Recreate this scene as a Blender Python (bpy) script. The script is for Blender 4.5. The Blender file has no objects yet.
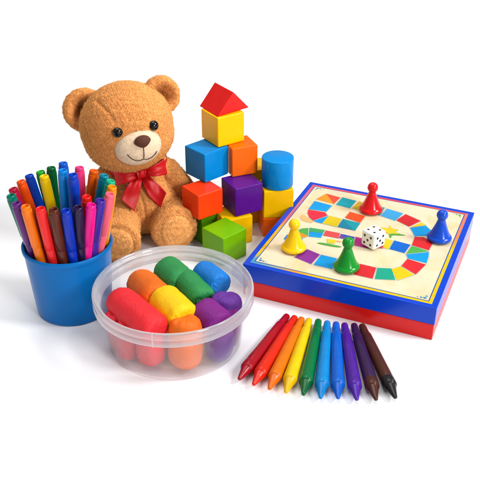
import bpy, bmesh, math, random
import numpy as np
from math import sin, cos, pi, radians, sqrt
from mathutils import Vector, Matrix, Quaternion, noise
from mathutils.bvhtree import BVHTree

random.seed(7)
rng = np.random.default_rng(11)
scene = bpy.context.scene
C = scene.collection

# ------------------------------------------------------------------ camera (a 60 mm view from half a metre above the table)
CAM_Z, PITCH, FPX = 0.52, 0.52828, 800.0
cam_data = bpy.data.cameras.new('camera')
cam_data.lens, cam_data.sensor_width = 60.0, 36.0
cam_data.clip_start, cam_data.clip_end = 0.01, 100.0
cam = bpy.data.objects.new('camera', cam_data)
C.objects.link(cam)
cam.location = (0, 0, CAM_Z)
cam.rotation_euler = (pi/2 - PITCH, 0, 0)
scene.camera = cam

def ray(u, v):
    """viewing direction of a measured point of the photograph (480 px wide)"""
    a, b = (u-240)/FPX, (240-v)/FPX
    return Vector((a, cos(PITCH)+b*sin(PITCH), -sin(PITCH)+b*cos(PITCH)))
def at(u, v, z=0.0):
    d = ray(u, v); return Vector((0, 0, CAM_Z)) + d*((z-CAM_Z)/d.z)
def aty(u, v, y):
    d = ray(u, v); return Vector((0, 0, CAM_Z)) + d*(y/d.y)
def proj_v(p):
    dz = p[2]-CAM_Z
    fw = p[1]*cos(PITCH)-dz*sin(PITCH); up = p[1]*sin(PITCH)+dz*cos(PITCH)
    return 240-FPX*up/fw

# ------------------------------------------------------------------ materials
def lin(c):
    return tuple(((x/255)/12.92 if x/255 <= 0.04045 else ((x/255+0.055)/1.055)**2.4) for x in c)
def mat(name, rgb, rough=0.4, spec=0.5, var=0.0, var_scale=60, bump=0.0, bump_scale=300, coat=0.0, sss=0.0, attr=None, sheen=0.0, rough_var=0.0, detail=4.0, through=0.0, thin=0.0, k=1.0):
    m = bpy.data.materials.new(name); m.use_nodes = True
    nt = m.node_tree; N, L = nt.nodes, nt.links
    b = N['Principled BSDF']
    col = tuple(q*k for q in lin(rgb))+(1,)
    b.inputs['Base Color'].default_value = col
    b.inputs['Roughness'].default_value = rough
    b.inputs['Specular IOR Level'].default_value = spec
    b.inputs['Coat Weight'].default_value = coat
    b.inputs['Coat Roughness'].default_value = 0.12
    if sheen:
        b.inputs['Sheen Weight'].default_value = sheen
        b.inputs['Sheen Roughness'].default_value = 0.5
    if sss:
        b.inputs['Subsurface Weight'].default_value = sss
        b.inputs['Subsurface Radius'].default_value = (0.004, 0.003, 0.002)
        b.inputs['Subsurface Scale'].default_value = 1.0
    tc = N.new('ShaderNodeTexCoord')
    src = None
    if attr:
        a = N.new('ShaderNodeAttribute'); a.attribute_name = attr; src = a.outputs['Color']
    if var or rough_var:
        n = N.new('ShaderNodeTexNoise'); n.inputs['Scale'].default_value = var_scale
        n.inputs['Detail'].default_value = 5
        L.new(tc.outputs['Object'], n.inputs['Vector'])
    if var:
        mr = N.new('ShaderNodeMapRange')
        mr.inputs['From Min'].default_value, mr.inputs['From Max'].default_value = 0.3, 0.7
        mr.inputs['To Min'].default_value, mr.inputs['To Max'].default_value = 1-var, 1+var
        L.new(n.outputs['Fac'], mr.inputs['Value'])
        vm = N.new('ShaderNodeVectorMath'); vm.operation = 'SCALE'
        if src: L.new(src, vm.inputs[0])
        else: vm.inputs[0].default_value = col[:3]
        L.new(mr.outputs['Result'], vm.inputs['Scale'])
        src = vm.outputs['Vector']
    if src: L.new(src, b.inputs['Base Color'])
    if rough_var:
        mr2 = N.new('ShaderNodeMapRange')
        mr2.inputs['From Min'].default_value, mr2.inputs['From Max'].default_value = 0.3, 0.7
        mr2.inputs['To Min'].default_value, mr2.inputs['To Max'].default_value = rough-rough_var, rough+rough_var
        L.new(n.outputs['Fac'], mr2.inputs['Value']); L.new(mr2.outputs['Result'], b.inputs['Roughness'])
    if bump:
        n2 = N.new('ShaderNodeTexNoise'); n2.inputs['Scale'].default_value = bump_scale
        n2.inputs['Detail'].default_value = detail
        L.new(tc.outputs['Object'], n2.inputs['Vector'])
        bp = N.new('ShaderNodeBump'); bp.inputs['Strength'].default_value = bump
        bp.inputs['Distance'].default_value = 0.001
        L.new(n2.outputs['Fac'], bp.inputs['Height']); L.new(bp.outputs['Normal'], b.inputs['Normal'])
    if through:
        t = N.new('ShaderNodeBsdfTranslucent'); mx = N.new('ShaderNodeMixShader'); mx.inputs[0].default_value = through
        if src: L.new(src, t.inputs['Color'])
        else: t.inputs['Color'].default_value = col
        L.new(b.outputs[0], mx.inputs[1]); L.new(t.outputs[0], mx.inputs[2])
        tp = N.new('ShaderNodeBsdfTransparent'); m3 = N.new('ShaderNodeMixShader'); m3.inputs[0].default_value = thin
        L.new(mx.outputs[0], m3.inputs[1]); L.new(tp.outputs[0], m3.inputs[2]); L.new(m3.outputs[0], N['Material Output'].inputs['Surface'])
    return m

# ------------------------------------------------------------------ objects
def tag(o, label=None, cat=None, group=None, kind=None):
    if label: o['label'] = label
    if cat: o['category'] = cat
    if group: o['group'] = group
    if kind: o['kind'] = kind
    return o
def thing(name, loc, label, cat, group=None):
    o = bpy.data.objects.new(name, None); C.objects.link(o)
    o.empty_display_size = 0.01
    o.location = loc
    return tag(o, label, cat, group)
def link(name, me, m, parent=None):
    """link a mesh given in world coordinates, as a part of parent"""
    o = bpy.data.objects.new(name, me); C.objects.link(o)
    if m is not None: me.materials.append(m)
    if parent is not None:
        p, off = parent, Vector()
        while p is not None: off += p.location; p = p.parent
        me.transform(Matrix.Translation(-off)); o.parent = parent
    return o
def pyd(verts, faces, smooth=True):
    me = bpy.data.meshes.new('mesh'); me.from_pydata([tuple(v) for v in verts], [], faces); me.update()
    if smooth:
        me.polygons.foreach_set('use_smooth', [True]*len(me.polygons))
    return me
def frame_of(axis):
    z = Vector(axis).normalized()
    x = Vector((0, 0, 1)).cross(z)
    if x.length < 1e-4: x = Vector((1, 0, 0))
    x.normalize(); y = z.cross(x)
    return x, y, z
def lathe(profile, origin=(0, 0, 0), axis=(0, 0, 1), seg=48, sharp=35):
    """profile: (radius, height) from one end of the axis to the other"""
    x, y, z = frame_of(axis); o = Vector(origin)
    V, F, rows = [], [], []
    for r, h in profile:
        if r < 1e-6: rows.append([len(V)]); V.append(o+z*h)
        else:
            rows.append(list(range(len(V), len(V)+seg)))
            for k in range(seg):
                a = 2*pi*k/seg; V.append(o+z*h+x*(r*cos(a))+y*(r*sin(a)))
    for A, B in zip(rows, rows[1:]):
        for k in range(seg):
            j = (k+1) % seg
            if len(A) == 1 and len(B) == 1: continue
            if len(A) == 1: F.append((A[0], B[k], B[j]))
            elif len(B) == 1: F.append((A[j], A[k], B[0]))
            else: F.append((A[j], A[k], B[k], B[j]))
    me = pyd(V, F)
    bm = bmesh.new(); bm.from_mesh(me); bmesh.ops.recalc_face_normals(bm, faces=bm.faces)
    for e in bm.edges:
        if len(e.link_faces) == 2 and e.calc_face_angle(0) > radians(sharp): e.smooth = False
    bm.to_mesh(me); bm.free()
    return me
def prism(base, h, bevel=0.001, seg=3, top=None):
    """solid from a base polygon (world xyz) and a height, or an explicit list of top points"""
    bm = bmesh.new()
    lo = [bm.verts.new(p) for p in base]
    hi = [bm.verts.new(p) for p in (top or [Vector(q)+Vector((0, 0, h)) for q in base])]
    n = len(lo)
    bm.faces.new(lo[::-1])
    if len(hi) == n:
        bm.faces.new(hi)
        for k in range(n): bm.faces.new((lo[k], lo[(k+1) % n], hi[(k+1) % n], hi[k]))
    bmesh.ops.recalc_face_normals(bm, faces=bm.faces)
    if bevel: bmesh.ops.bevel(bm, geom=bm.edges[:], offset=bevel, segments=seg, profile=0.5, affect='EDGES')
    me = bpy.data.meshes.new('mesh'); bm.to_mesh(me); bm.free()
    smooth_bevel(me)
    return me
def smooth_bevel(me):
    me.polygons.foreach_set('use_smooth', [True]*len(me.polygons))
    # flat big faces stay flat: weight the vertex normals by face area
    no = np.zeros((len(me.vertices), 3))
    for p in me.polygons:
        for v in p.vertices: no[v] += np.array(p.normal)*p.area**1.0
    no /= np.maximum(np.linalg.norm(no, axis=1, keepdims=True), 1e-12)
    me.normals_split_custom_set_from_vertices(no.tolist())
def box_pts(x, y, yaw, w, d, z):
    c, s = cos(yaw), sin(yaw)
    return [Vector((x+c*i*w-s*j*d, y+s*i*w+c*j*d, z)) for i, j in ((0, 0), (1, 0), (1, 1), (0, 1))]
def ellipsoid(center, axes, radii, seg=48, rings=28):
    V, F = [], []
    c = Vector(center)
    for i in range(rings+1):
        th = pi*i/rings
        for k in range(seg):
            a = 2*pi*k/seg
            V.append(c+axes[0]*(radii[0]*sin(th)*cos(a))+axes[1]*(radii[1]*sin(th)*sin(a))+axes[2]*(radii[2]*cos(th)))
    for i in range(rings):
        for k in range(seg):
            j = (k+1) % seg
            F.append((i*seg+k, (i+1)*seg+k, (i+1)*seg+j, i*seg+j))
    me = pyd(V, F)
    bm = bmesh.new(); bm.from_mesh(me); bmesh.ops.remove_doubles(bm, verts=bm.verts, dist=1e-6)
    bmesh.ops.recalc_face_normals(bm, faces=bm.faces); bm.to_mesh(me); bm.free()
    return me
def tube(pts, r, seg=8, taper=True):
    V, F = [], []; n = len(pts)
    for i, p in enumerate(pts):
        d = (pts[min(i+1, n-1)]-pts[max(i-1, 0)])
        x, y, z = frame_of(d)
        rr = r*(0.45 if taper and i in (0, n-1) else 1)
        for k in range(seg):
            a = 2*pi*k/seg; V.append(p+x*(rr*cos(a))+y*(rr*sin(a)))
    for i in range(n-1):
        for k in range(seg):
            j = (k+1) % seg; F.append((i*seg+k, i*seg+j, (i+1)*seg+j, (i+1)*seg+k))
    F.append(tuple(range(seg))[::-1]); F.append(tuple(range((n-1)*seg, n*seg)))
    return pyd(V, F)

# ------------------------------------------------------------------ light: a white studio table
world = bpy.data.worlds.new('World'); scene.world = world
world.use_nodes = True
bg = world.node_tree.nodes['Background']
bg.inputs['Color'].default_value = (1, 1, 1, 1); bg.inputs['Strength'].default_value = 0.37
def softbox(name, loc, target, size, watts):
    ld = bpy.data.lights.new(name, 'AREA'); ld.shape = 'SQUARE'; ld.size = size; ld.energy = watts
    o = bpy.data.objects.new(name, ld); C.objects.link(o); o.location = loc
    o.rotation_euler = (Vector(target)-Vector(loc)).to_track_quat('-Z', 'Y').to_euler()
    return o
softbox('key_softbox', (2.3, 0.35, 2.3), (0, 0.8, 0), 0.8, 70)
softbox('top_softbox', (-0.2, 1.6, 3.2), (0, 1.0, 0), 2.6, 66)
fill = softbox('front_softbox', (2.0, -1.6, 1.35), (-0.05, 0.85, 0.08), 0.7, 54)
scene.view_settings.view_transform = 'Standard'; scene.view_settings.look = 'None'
scene.view_settings.exposure = 0.0; scene.view_settings.gamma = 1.0
scene.render.engine = 'CYCLES'
scene.cycles.use_denoising = True
scene.cycles.transparent_max_bounces = 24
scene.cycles.max_bounces = 10

white = mat('white_table', (246, 246, 247), 0.55, 0.25, bump=0.03, bump_scale=900)
me = pyd([(-12, -3, 0), (12, -3, 0), (12, 20, 0), (-12, 20, 0)], [(0, 1, 2, 3)], smooth=False)
tag(link('table_surface', me, white), kind='structure')

# ------------------------------------------------------------------ the block tower
def paint(name, rgb): return mat(name, rgb, 0.24, 0.16, var=0.06, var_scale=45, bump=0.12, bump_scale=260, rough_var=0.07)
P = {'red': paint('red_paint', (226, 28, 24)), 'vermilion': paint('vermilion_paint', (240, 62, 12)), 'yellow': paint('yellow_paint', (250, 192, 0)),
     'blue': paint('blue_paint', (0, 132, 206)), 'orange': paint('orange_paint', (246, 104, 8)), 'purple': paint('purple_paint', (84, 20, 132)),
     'green': paint('green_paint', (112, 176, 6)), 'darkgreen': paint('dark_green_paint', (84, 146, 8)), 'olive': paint('ochre_paint', (222, 176, 10))}
G = 'wooden toy blocks stacked in the tower'
def block(m, label, x, y, yaw, w, d, z, h):
    b = box_pts(x, y, radians(yaw), w, d, z)
    c = sum(b, Vector())/4
    o = link('toy_block', prism(b, h, 0.0014), P[m]); o.data.transform(Matrix.Translation(-c)); o.location = c
    return tag(o, label, 'toy block', G)
E0 = 0.0002
block('green', 'lime green cube block standing in front of the tower', -.0201, .8263, 43.5, .0392, .0392, E0, .0388)
block('darkgreen', 'dark green block under the orange-red cube beside the bear foot', -.0480, .8790, 38, .034, .034, E0, .0440)
block('vermilion', 'orange-red cube block beside the bear arm, under the blue cube', -.0508, .8618, 37, .0372, .0364, .0446, .0334)
block('yellow', 'yellow cube block on the table, half hidden behind the lime green cube', .0161-.0385*cos(radians(24)), .8862-.0385*sin(radians(24)), 24, .0385, .0385, E0, .0386)
block('purple', 'purple cube block in the middle of the tower', -.0056, .8803, 28.25, .039, .039, .0392, .0388)
block('orange', 'low orange block on the table under a yellow cube', .0296, .8990, 9, .0385, .037, E0, .0260)
block('yellow', 'yellow cube block carrying the blue cylinder', .0300, .9000, 7, .0385, .037, .0264, .0386)
block('olive', 'yellow block mostly hidden behind the purple cube', .0075, .9310, 20, .037, .036, E0, .0776)
block('blue', 'blue cube block high on the left side of the tower', -.0432, .8971, 43.1, .0388, .0388, .0784, .0386)
block('orange', 'bright orange cube block beside the blue cube under the yellow one', -.0099, .9137, 22.5, .0352, .0352, .0782, .0390)
block('yellow', 'yellow cube block near the top of the tower, under the red roof block', -.0272, .9174, 33.7, .0395, .0395, .1174, .0390)
cx, cy = .0476, .9215
o = link('toy_block', lathe([(0, 0), (.0190, 0), (.0199, .0004), (.0203, .0012), (.0203, .0375), (.0199, .0383), (.0190, .0387), (0, .0387)], seg=72, sharp=50), P['blue'])
o.location = (cx, cy, .0652); tag(o, 'blue cylinder block standing on a yellow cube', 'toy block', G)
F_, R_, L_ = Vector((-.0275, .9208, .1567)), Vector((.0116, .9527, .1567)), Vector((-.0515, .9579, .1567))
B_ = R_+L_-F_
up = Vector((0, 0, .0262))
bm = bmesh.new()
v = [bm.verts.new(p) for p in (F_, R_, B_, L_, (F_+R_)/2+up, (L_+B_)/2+up)]
for f in ((0, 3, 2, 1), (0, 1, 4), (3, 5, 2), (0, 4, 5, 3), (1, 2, 5, 4)): bm.faces.new([v[k] for k in f])
bmesh.ops.recalc_face_normals(bm, faces=bm.faces)
bmesh.ops.bevel(bm, geom=bm.edges[:], offset=.0010, segments=3, profile=.5, affect='EDGES')
me = bpy.data.meshes.new('mesh'); bm.to_mesh(me); bm.free(); smooth_bevel(me)
c = (F_+R_+B_+L_)/4
me.transform(Matrix.Translation(-c))
o = link('toy_block', me, P['red']); o.location = c
tag(o, 'red triangular roof block on the very top of the tower', 'toy block', G)

# ------------------------------------------------------------------ the board game
BX, BY, BYAW, BW, BD, BH1, BH = .0029, .7672, radians(-23.705), .2193, .2297, .0199, .0413
bc, bs = cos(BYAW), sin(BYAW)
def board(x, y, z):    # millimetres on the lid -> world
    x, y = x/1000, y/1000
    return Vector((BX+bc*x-bs*y, BY+bs*x+bc*y, z))
game = thing('board_game_box', board(110, 115, 0), 'flat blue and red board game box with a printed race track on its lid', 'board game')
gloss_blue = mat('blue_card', (0, 62, 190), 0.22, 0.28, var=0.04, var_scale=20, bump=0.05, bump_scale=120)
gloss_red = mat('red_card', (214, 22, 18), 0.24, 0.28, var=0.04, var_scale=20, bump=0.05, bump_scale=120)
link('box_base', prism([board(.5, .5, E0), board(218.8, .5, E0), board(218.8, 229.2, E0), board(.5, 229.2, E0)], BH1-.0003, .0006, 2), gloss_red, game)
lid = link('box_lid', prism([board(0, 0, BH1), board(219.3, 0, BH1), board(219.3, 229.7, BH1), board(0, 229.7, BH1)], BH-BH1, .0009, 3), gloss_blue, game)
INK = {'orange': (250, 160, 40), 'coral': (246, 84, 56), 'teal': (20, 160, 172), 'gold': (212, 172, 30), 'sky': (66, 174, 232), 'red': (234, 42, 48),
       'yellow': (250, 214, 40), 'azure': (10, 164, 236), 'green': (86, 184, 80), 'yellow2': (240, 208, 20), 'mint': (30, 176, 144), 'purple': (144, 50, 156),
       'blue': (20, 120, 210), 'green2': (70, 176, 104), 'coral2': (236, 84, 84), 'purple2': (124, 72, 160), 'royal': (60, 84, 190), 'magenta': (200, 44, 136),
       'royal2': (10, 108, 212), 'red2': (240, 48, 70), 'teal2': (30, 140, 170), 'orangered': (250, 84, 30), 'leaf': (96, 178, 70), 'sand': (244, 208, 140),
       'sand2': (246, 184, 104), 'peach': (246, 196, 126), 'cream': (250, 234, 198), 'line': (48, 74, 130), 'white': (244, 236, 218)}
CELLS=[
 ('orange',[(24.7, 183.2), (31.7, 203.1), (49.8, 179.0)]),
 ('coral',[(31.7, 203.1), (52.0, 199.8), (49.8, 179.0)]),
 ('teal',[(54.5, 201.4), (73.8, 199.0), (72.0, 176.4), (53.0, 178.5)]),
 ('gold',[(77.3, 198.6), (93.7, 196.4), (91.1, 174.9), (74.4, 177.5)]),
 ('teal',[(96.6, 195.8), (112.5, 195.3), (111.9, 173.2), (95.1, 174.1)]),
 ('sky',[(115.6, 194.1), (137.3, 189.7), (132.9, 167.2), (113.4, 172.1)]),
 ('red',[(141.0, 188.9), (162.1, 179.3), (152.0, 159.4), (134.1, 168.8)]),
 ('yellow',[(163.6, 175.8), (170.1, 171.1), (153.9, 157.5)]),
 ('azure',[(170.4, 169.9), (179.4, 159.6), (183.7, 150.0), (164.3, 139.2), (154.5, 156.4)]),
 ('red',[(164.7, 137.4), (174.6, 140.4), (187.1, 132.1), (186.5, 113.1), (165.9, 116.5)]),
 ('green',[(166.2, 115.0), (187.0, 110.6), (164.4, 94.8)]),
 ('azure',[(187.4, 108.9), (189.2, 97.6), (190.0, 83.8), (168.5, 85.6), (165.0, 93.6)]),
 ('red',[(168.4, 84.0), (190.0, 80.3), (184.3, 55.7), (165.8, 66.8)]),
 ('yellow2',[(165.2, 65.1), (182.9, 53.9), (168.9, 36.0), (157.1, 54.9)]),
 ('mint',[(142.2, 51.6), (156.7, 56.5), (166.3, 35.6), (145.7, 28.5)]),
 ('red',[(121.9, 51.9), (140.6, 51.4), (143.0, 28.1), (121.7, 28.2)]),
 ('yellow2',[(101.8, 50.4), (121.3, 50.1), (120.5, 27.6), (103.1, 27.9)]),
 ('azure',[(75.5, 53.1), (94.5, 52.5), (96.1, 29.1), (74.6, 29.6)]),
 ('purple',[(56.9, 58.4), (73.8, 52.9), (71.3, 29.6), (49.0, 36.0)]),
 ('yellow',[(44.2, 67.8), (55.7, 58.4), (47.3, 38.3), (38.7, 45.1)]),
 ('blue',[(23.2, 71.3), (23.4, 81.2), (43.0, 80.0), (44.6, 64.8), (38.7, 45.1)]),
 ('green',[(30.6, 94.3), (34.2, 101.9), (40.8, 106.2), (47.3, 87.8), (33.5, 92.9)]),
 ('orange',[(33.5, 92.9), (47.3, 87.8), (43.8, 82.0), (35.4, 83.2)]),
 ('green2',[(42.6, 108.0), (60.8, 109.9), (61.3, 102.1), (44.5, 98.7)]),
 ('azure',[(44.7, 98.2), (61.5, 101.6), (62.2, 90.1), (48.3, 87.2)]),
 ('coral2',[(62.6, 109.3), (80.2, 109.4), (81.8, 97.1), (63.2, 96.4)]),
 ('purple2',[(82.0, 108.6), (91.5, 98.1), (82.1, 98.5)]),
 ('royal',[(82.0, 108.6), (99.0, 107.9), (99.6, 96.9), (91.5, 98.1)]),
 ('magenta',[(99.8, 108.9), (117.7, 108.0), (120.5, 88.7), (103.5, 89.1)]),
 ('coral2',[(120.0, 108.1), (133.8, 110.3), (136.2, 95.6), (121.8, 92.4)]),
 ('yellow',[(133.0, 118.9), (142.6, 118.0), (143.2, 97.2), (136.5, 97.3)]),
 ('royal2',[(144.4, 118.8), (163.9, 116.6), (162.1, 95.4), (143.9, 97.5)]),
 ('azure',[(24.8, 176.8), (49.0, 173.8), (47.4, 155.7), (25.0, 153.2)]),
 ('red2',[(25.3, 151.2), (46.7, 152.9), (51.9, 146.2), (40.1, 126.5), (32.7, 133.1), (27.5, 142.3)]),
 ('azure',[(53.5, 145.1), (52.3, 124.2), (46.5, 124.4), (40.6, 126.0)]),
 ('yellow2',[(54.7, 146.3), (70.7, 144.5), (71.9, 123.2), (52.7, 124.4)]),
 ('teal',[(72.9, 145.4), (95.2, 143.0), (94.8, 123.2), (92.4, 123.1)]),
 ('teal2',[(72.9, 145.4), (92.4, 123.1), (72.6, 123.5)]),
 ('orangered',[(75.2, 166.8), (95.7, 163.6), (94.8, 144.6), (74.3, 149.6)]),
 ('yellow',[(121.3, 142.5), (126.9, 145.0), (130.5, 143.2), (130.6, 151.7), (134.4, 145.9), (142.0, 146.6), (140.0, 139.0), (146.4, 137.9), (138.1, 131.6), (132.5, 132.4)]),
 ('leaf',[(133.9, 133.0), (146.7, 137.0), (154.4, 136.4), (147.6, 133.1), (138.5, 130.1), (139.6, 124.1), (138.2, 122.5)]),
 ('yellow',[(70.0, 90.3), (79.7, 91.3), (81.7, 84.2), (73.4, 82.2)]),
 ('leaf',[(61.1, 76.5), (67.9, 80.1), (80.2, 80.4), (91.6, 80.7), (90.2, 77.9), (84.6, 76.1), (78.6, 75.9), (68.1, 75.1)]),
 ('sand2',[(80.4, 91.6), (87.8, 92.6), (88.2, 89.0), (82.4, 87.7)]),
 ('peach',[(21.0, 131.5), (24.0, 137.1), (30.7, 132.2), (43.7, 122.2), (35.6, 118.6), (24.4, 122.4)]),
 ('sand',[(18.4, 39.3), (23.2, 42.9), (24.1, 36.6), (32.9, 32.0), (31.1, 26.7), (26.6, 32.2)]),
 ('sand',[(176.8, 32.1), (189.6, 35.6), (200.2, 37.0), (197.7, 29.9), (185.9, 31.3)]),
 ('sand',[(56.6, 157.2), (62.6, 167.9), (67.7, 164.6), (73.3, 162.4), (66.8, 157.0)]),
 ('sand',[(133.6, 77.7), (145.1, 84.3), (143.3, 79.9), (153.4, 80.4), (141.4, 76.0)]),
]

class Print:
    def __init__(s): s.V, s.F, s.col = [], [], []
    def poly(s, pts, z, cols):
        n = len(s.V)
        s.V += [board(x, y, z) for x, y in pts]; s.F.append(tuple(range(n, n+len(pts))))
        s.col += (cols if isinstance(cols, list) else [cols]*len(pts))
pr = Print()
Z = BH+.00015; DZ = .00006
# colour band round the lid: each side drifts from one ink to the next
outer, inner = (6.6, 6.0, 212.8, 222.4), (10.4, 9.6, 209.2, 218.6)
def band(a0, a1, b0, b1, stops):
    for k in range(24):
        t0, t1 = k/24, (k+1)/24
        def mixc(t):
            for (p, c), (q, d) in zip(stops, stops[1:]):
                if p <= t <= q:
                    w = (t-p)/(q-p); return tuple(c[i]*(1-w)+d[i]*w for i in range(3))
        lerp = lambda p, q, t: (p[0]*(1-t)+q[0]*t, p[1]*(1-t)+q[1]*t)
        c0, c1 = mixc(t0), mixc(t1)
        pr.poly([lerp(a0, a1, t0), lerp(a0, a1, t1), lerp(b0, b1, t1), lerp(b0, b1, t0)], Z, [c0, c1, c1, c0])
ol, of, orr, ob = outer; il, if_, ir, ib = inner
tealc, amber, yel, pink, rose = (70, 160, 205), (248, 170, 60), (255, 206, 20), (240, 110, 120), (216, 130, 170)
band((ol, of), (orr, of), (il, if_), (ir, if_), [(0, tealc), (.12, (150, 180, 190)), (.25, amber), (.4, yel), (1, yel)])
band((orr, of), (orr, ob), (ir, if_), (ir, ib), [(0, yel), (.55, yel), (.72, (248, 140, 90)), (1, (244, 130, 120))])
band((ol, of), (ol, ob), (il, if_), (il, ib), [(0, tealc), (.06, (90, 165, 200)), (.09, yel), (.4, (255, 186, 40)), (.52, pink), (.75, rose), (1, (244, 96, 110))])
band((ol, ob), (orr, ob), (il, ib), (ir, ib), [(0, (244, 96, 110)), (.5, (240, 72, 84)), (1, (240, 100, 90))])
def rect(x0, y0, x1, y1, z, c): pr.poly([(x0, y0), (x1, y0), (x1, y1), (x0, y1)], z, c)
rect(il+.3, if_+.3, ir-.3, ib-.3, Z+DZ, (60, 96, 160))
rect(il+1.2, if_+1.2, ir-1.2, ib-1.2, Z+2*DZ, INK['white'])
CREAM = len(pr.F)
rect(il+1.7, if_+1.7, ir-1.7, ib-1.7, Z+3*DZ, INK['cream'])
# corner flourishes
for x, y, sx, sy, cc in ((13, 12.3, 1, 1, (30, 130, 190)), (206.5, 12.3, -1, 1, (20, 140, 190)), (13.2, 215.8, 1, -1, (20, 150, 200)), (206.4, 215.8, -1, -1, (50, 170, 90))):
    for px, py, r in ((2.2, 1.6, 1.6), (5.2, 1.3, 1.2), (1.4, 4.6, 1.1), (8, .8, .7)):
        pr.poly([(x+sx*1.3*(px+r*cos(a*pi/5)), y+sy*1.3*(py+r*.8*sin(a*pi/5))) for a in range(10)], Z+4*DZ, cc)
def grow(pts, d):
    mx = sum(p[0] for p in pts)/len(pts); my = sum(p[1] for p in pts)/len(pts)
    out = []
    for x, y in pts:
        l = max(sqrt((x-mx)**2+(y-my)**2), 1e-6); out.append((x+(x-mx)/l*d, y+(y-my)/l*d))
    return out
def rounded(pts, n=2):
    for _ in range(n):
        pts = [q for a, b in zip(pts, pts[1:]+pts[:1]) for q in ((a[0]*.75+b[0]*.25, a[1]*.75+b[1]*.25), (a[0]*.25+b[0]*.75, a[1]*.25+b[1]*.75))]
    return pts
decor = {'leaf', 'sand', 'sand2', 'peach'}
for k, (name, pts) in enumerate(CELLS):
    small = k > 38
    if name in decor: pts = rounded(pts)
    soft = Z+(7+.05*k)*DZ
    if name == 'sand': continue
    if name in ('peach', 'sand2'):
        pr.poly(pts, Z+(6+.05*k)*DZ, INK[name]); continue
    if small: pr.poly(grow(pts, .5), soft-.4*DZ, (120, 150, 90))
    else:
        pr.poly(grow(pts, 1.15), Z+(4+.02*k)*DZ, (92, 118, 162))      # thin printed outline
        pr.poly(grow(pts, .8), Z+(5+.02*k)*DZ, INK['white'])
    pr.poly(grow(pts, .25), soft, INK[name])
me = pyd(pr.V, pr.F, smooth=False)
ca = me.color_attributes.new('Col', 'FLOAT_COLOR', 'POINT')
ca.data.foreach_set('color', np.array([tuple(.76*q for q in lin(c))+(1,) for c in pr.col], dtype=np.float32).ravel())
ink = mat('printed_lid', (255, 255, 255), 0.30, 0.20, var=0.09, var_scale=22, attr='Col', bump=0.03, bump_scale=200)
# the aged parchment ground is a print of its own, with soft tan stains
parch = mat('printed_parchment', (255, 255, 255), 0.30, 0.20, var=0.03, var_scale=26, attr='Col', bump=0.03, bump_scale=200)
nt = parch.node_tree; N, L = nt.nodes, nt.links
pb = N['Principled BSDF']; prev = pb.inputs['Base Color'].links[0].from_socket
tcn = N.new('ShaderNodeTexCoord'); ns1 = N.new('ShaderNodeTexNoise'); ns1.inputs['Scale'].default_value = 19; ns1.inputs['Detail'].default_value = 7
ns1.inputs['Roughness'].default_value = .62; ns1.inputs['Distortion'].default_value = .9
L.new(tcn.outputs['Object'], ns1.inputs['Vector'])
rm = N.new('ShaderNodeMapRange'); rm.inputs['From Min'].default_value = .50; rm.inputs['From Max'].default_value = .72; rm.inputs['To Max'].default_value = .75
L.new(ns1.outputs['Fac'], rm.inputs['Value'])
mxc = N.new('ShaderNodeMix'); mxc.data_type = 'RGBA'; mxc.blend_type = 'MULTIPLY'
L.new(rm.outputs['Result'], mxc.inputs['Factor']); L.new(prev, mxc.inputs['A']); mxc.inputs['B'].default_value = (.98, .80, .48, 1)
L.new(mxc.outputs['Result'], pb.inputs['Base Color'])
track = link('printed_track', me, ink, lid)
me.materials.append(parch)
me.polygons[CREAM].material_index = 1

# pawns
def plastic(name, rgb, rough=0.22, **k): return mat(name, rgb, rough, 0.38, bump=0.02, bump_scale=150, **k)
PAWN = [(0, 0), (.0128, 0), (.0139, .0006), (.0145, .0018), (.0146, .0030), (.0142, .0041), (.0132, .0050), (.0124, .0056),
        (.0119, .0066), (.0107, .0096), (.0092, .0134), (.0077, .0178), (.0063, .0222), (.0052, .0262), (.0046, .0290), (.0045, .0303)]
PAWN = [(r, h if h < .006 else .0056+(h-.0056)*.86) for r, h in PAWN]
zc, hr = .0322, .0067
a0 = math.acos((zc-PAWN[-1][1]-.0002)/hr)
PAWN += [(hr*sin(t), zc-hr*cos(t)) for t in [a0+(pi-a0)*k/16 for k in range(1, 16)]] + [(0, zc+hr)]
PAWN[17:17] = []
for cname, rgb, (px, py), lab in (('yellow', (250, 198, 0), (.0622, .7972), 'yellow pawn on the corner of the track nearest the blocks'),
                                  ('green', (8, 138, 36), (.1187, .7559), 'green pawn on the front stretch of the track'),
                                  ('red', (220, 12, 20), (.1651, .8917), 'red pawn on the far stretch of the track'),
                                  ('blue', (8, 70, 190), (.2360, .8202), 'blue pawn at the right bend of the track')):
    o = link('game_pawn', lathe(PAWN, seg=64, sharp=60), plastic(cname+'_pawn_plastic', rgb, .2))
    o.location = (px, py, BH+.0017); tag(o, lab, 'game pawn', 'pawns standing on the game board')

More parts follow.
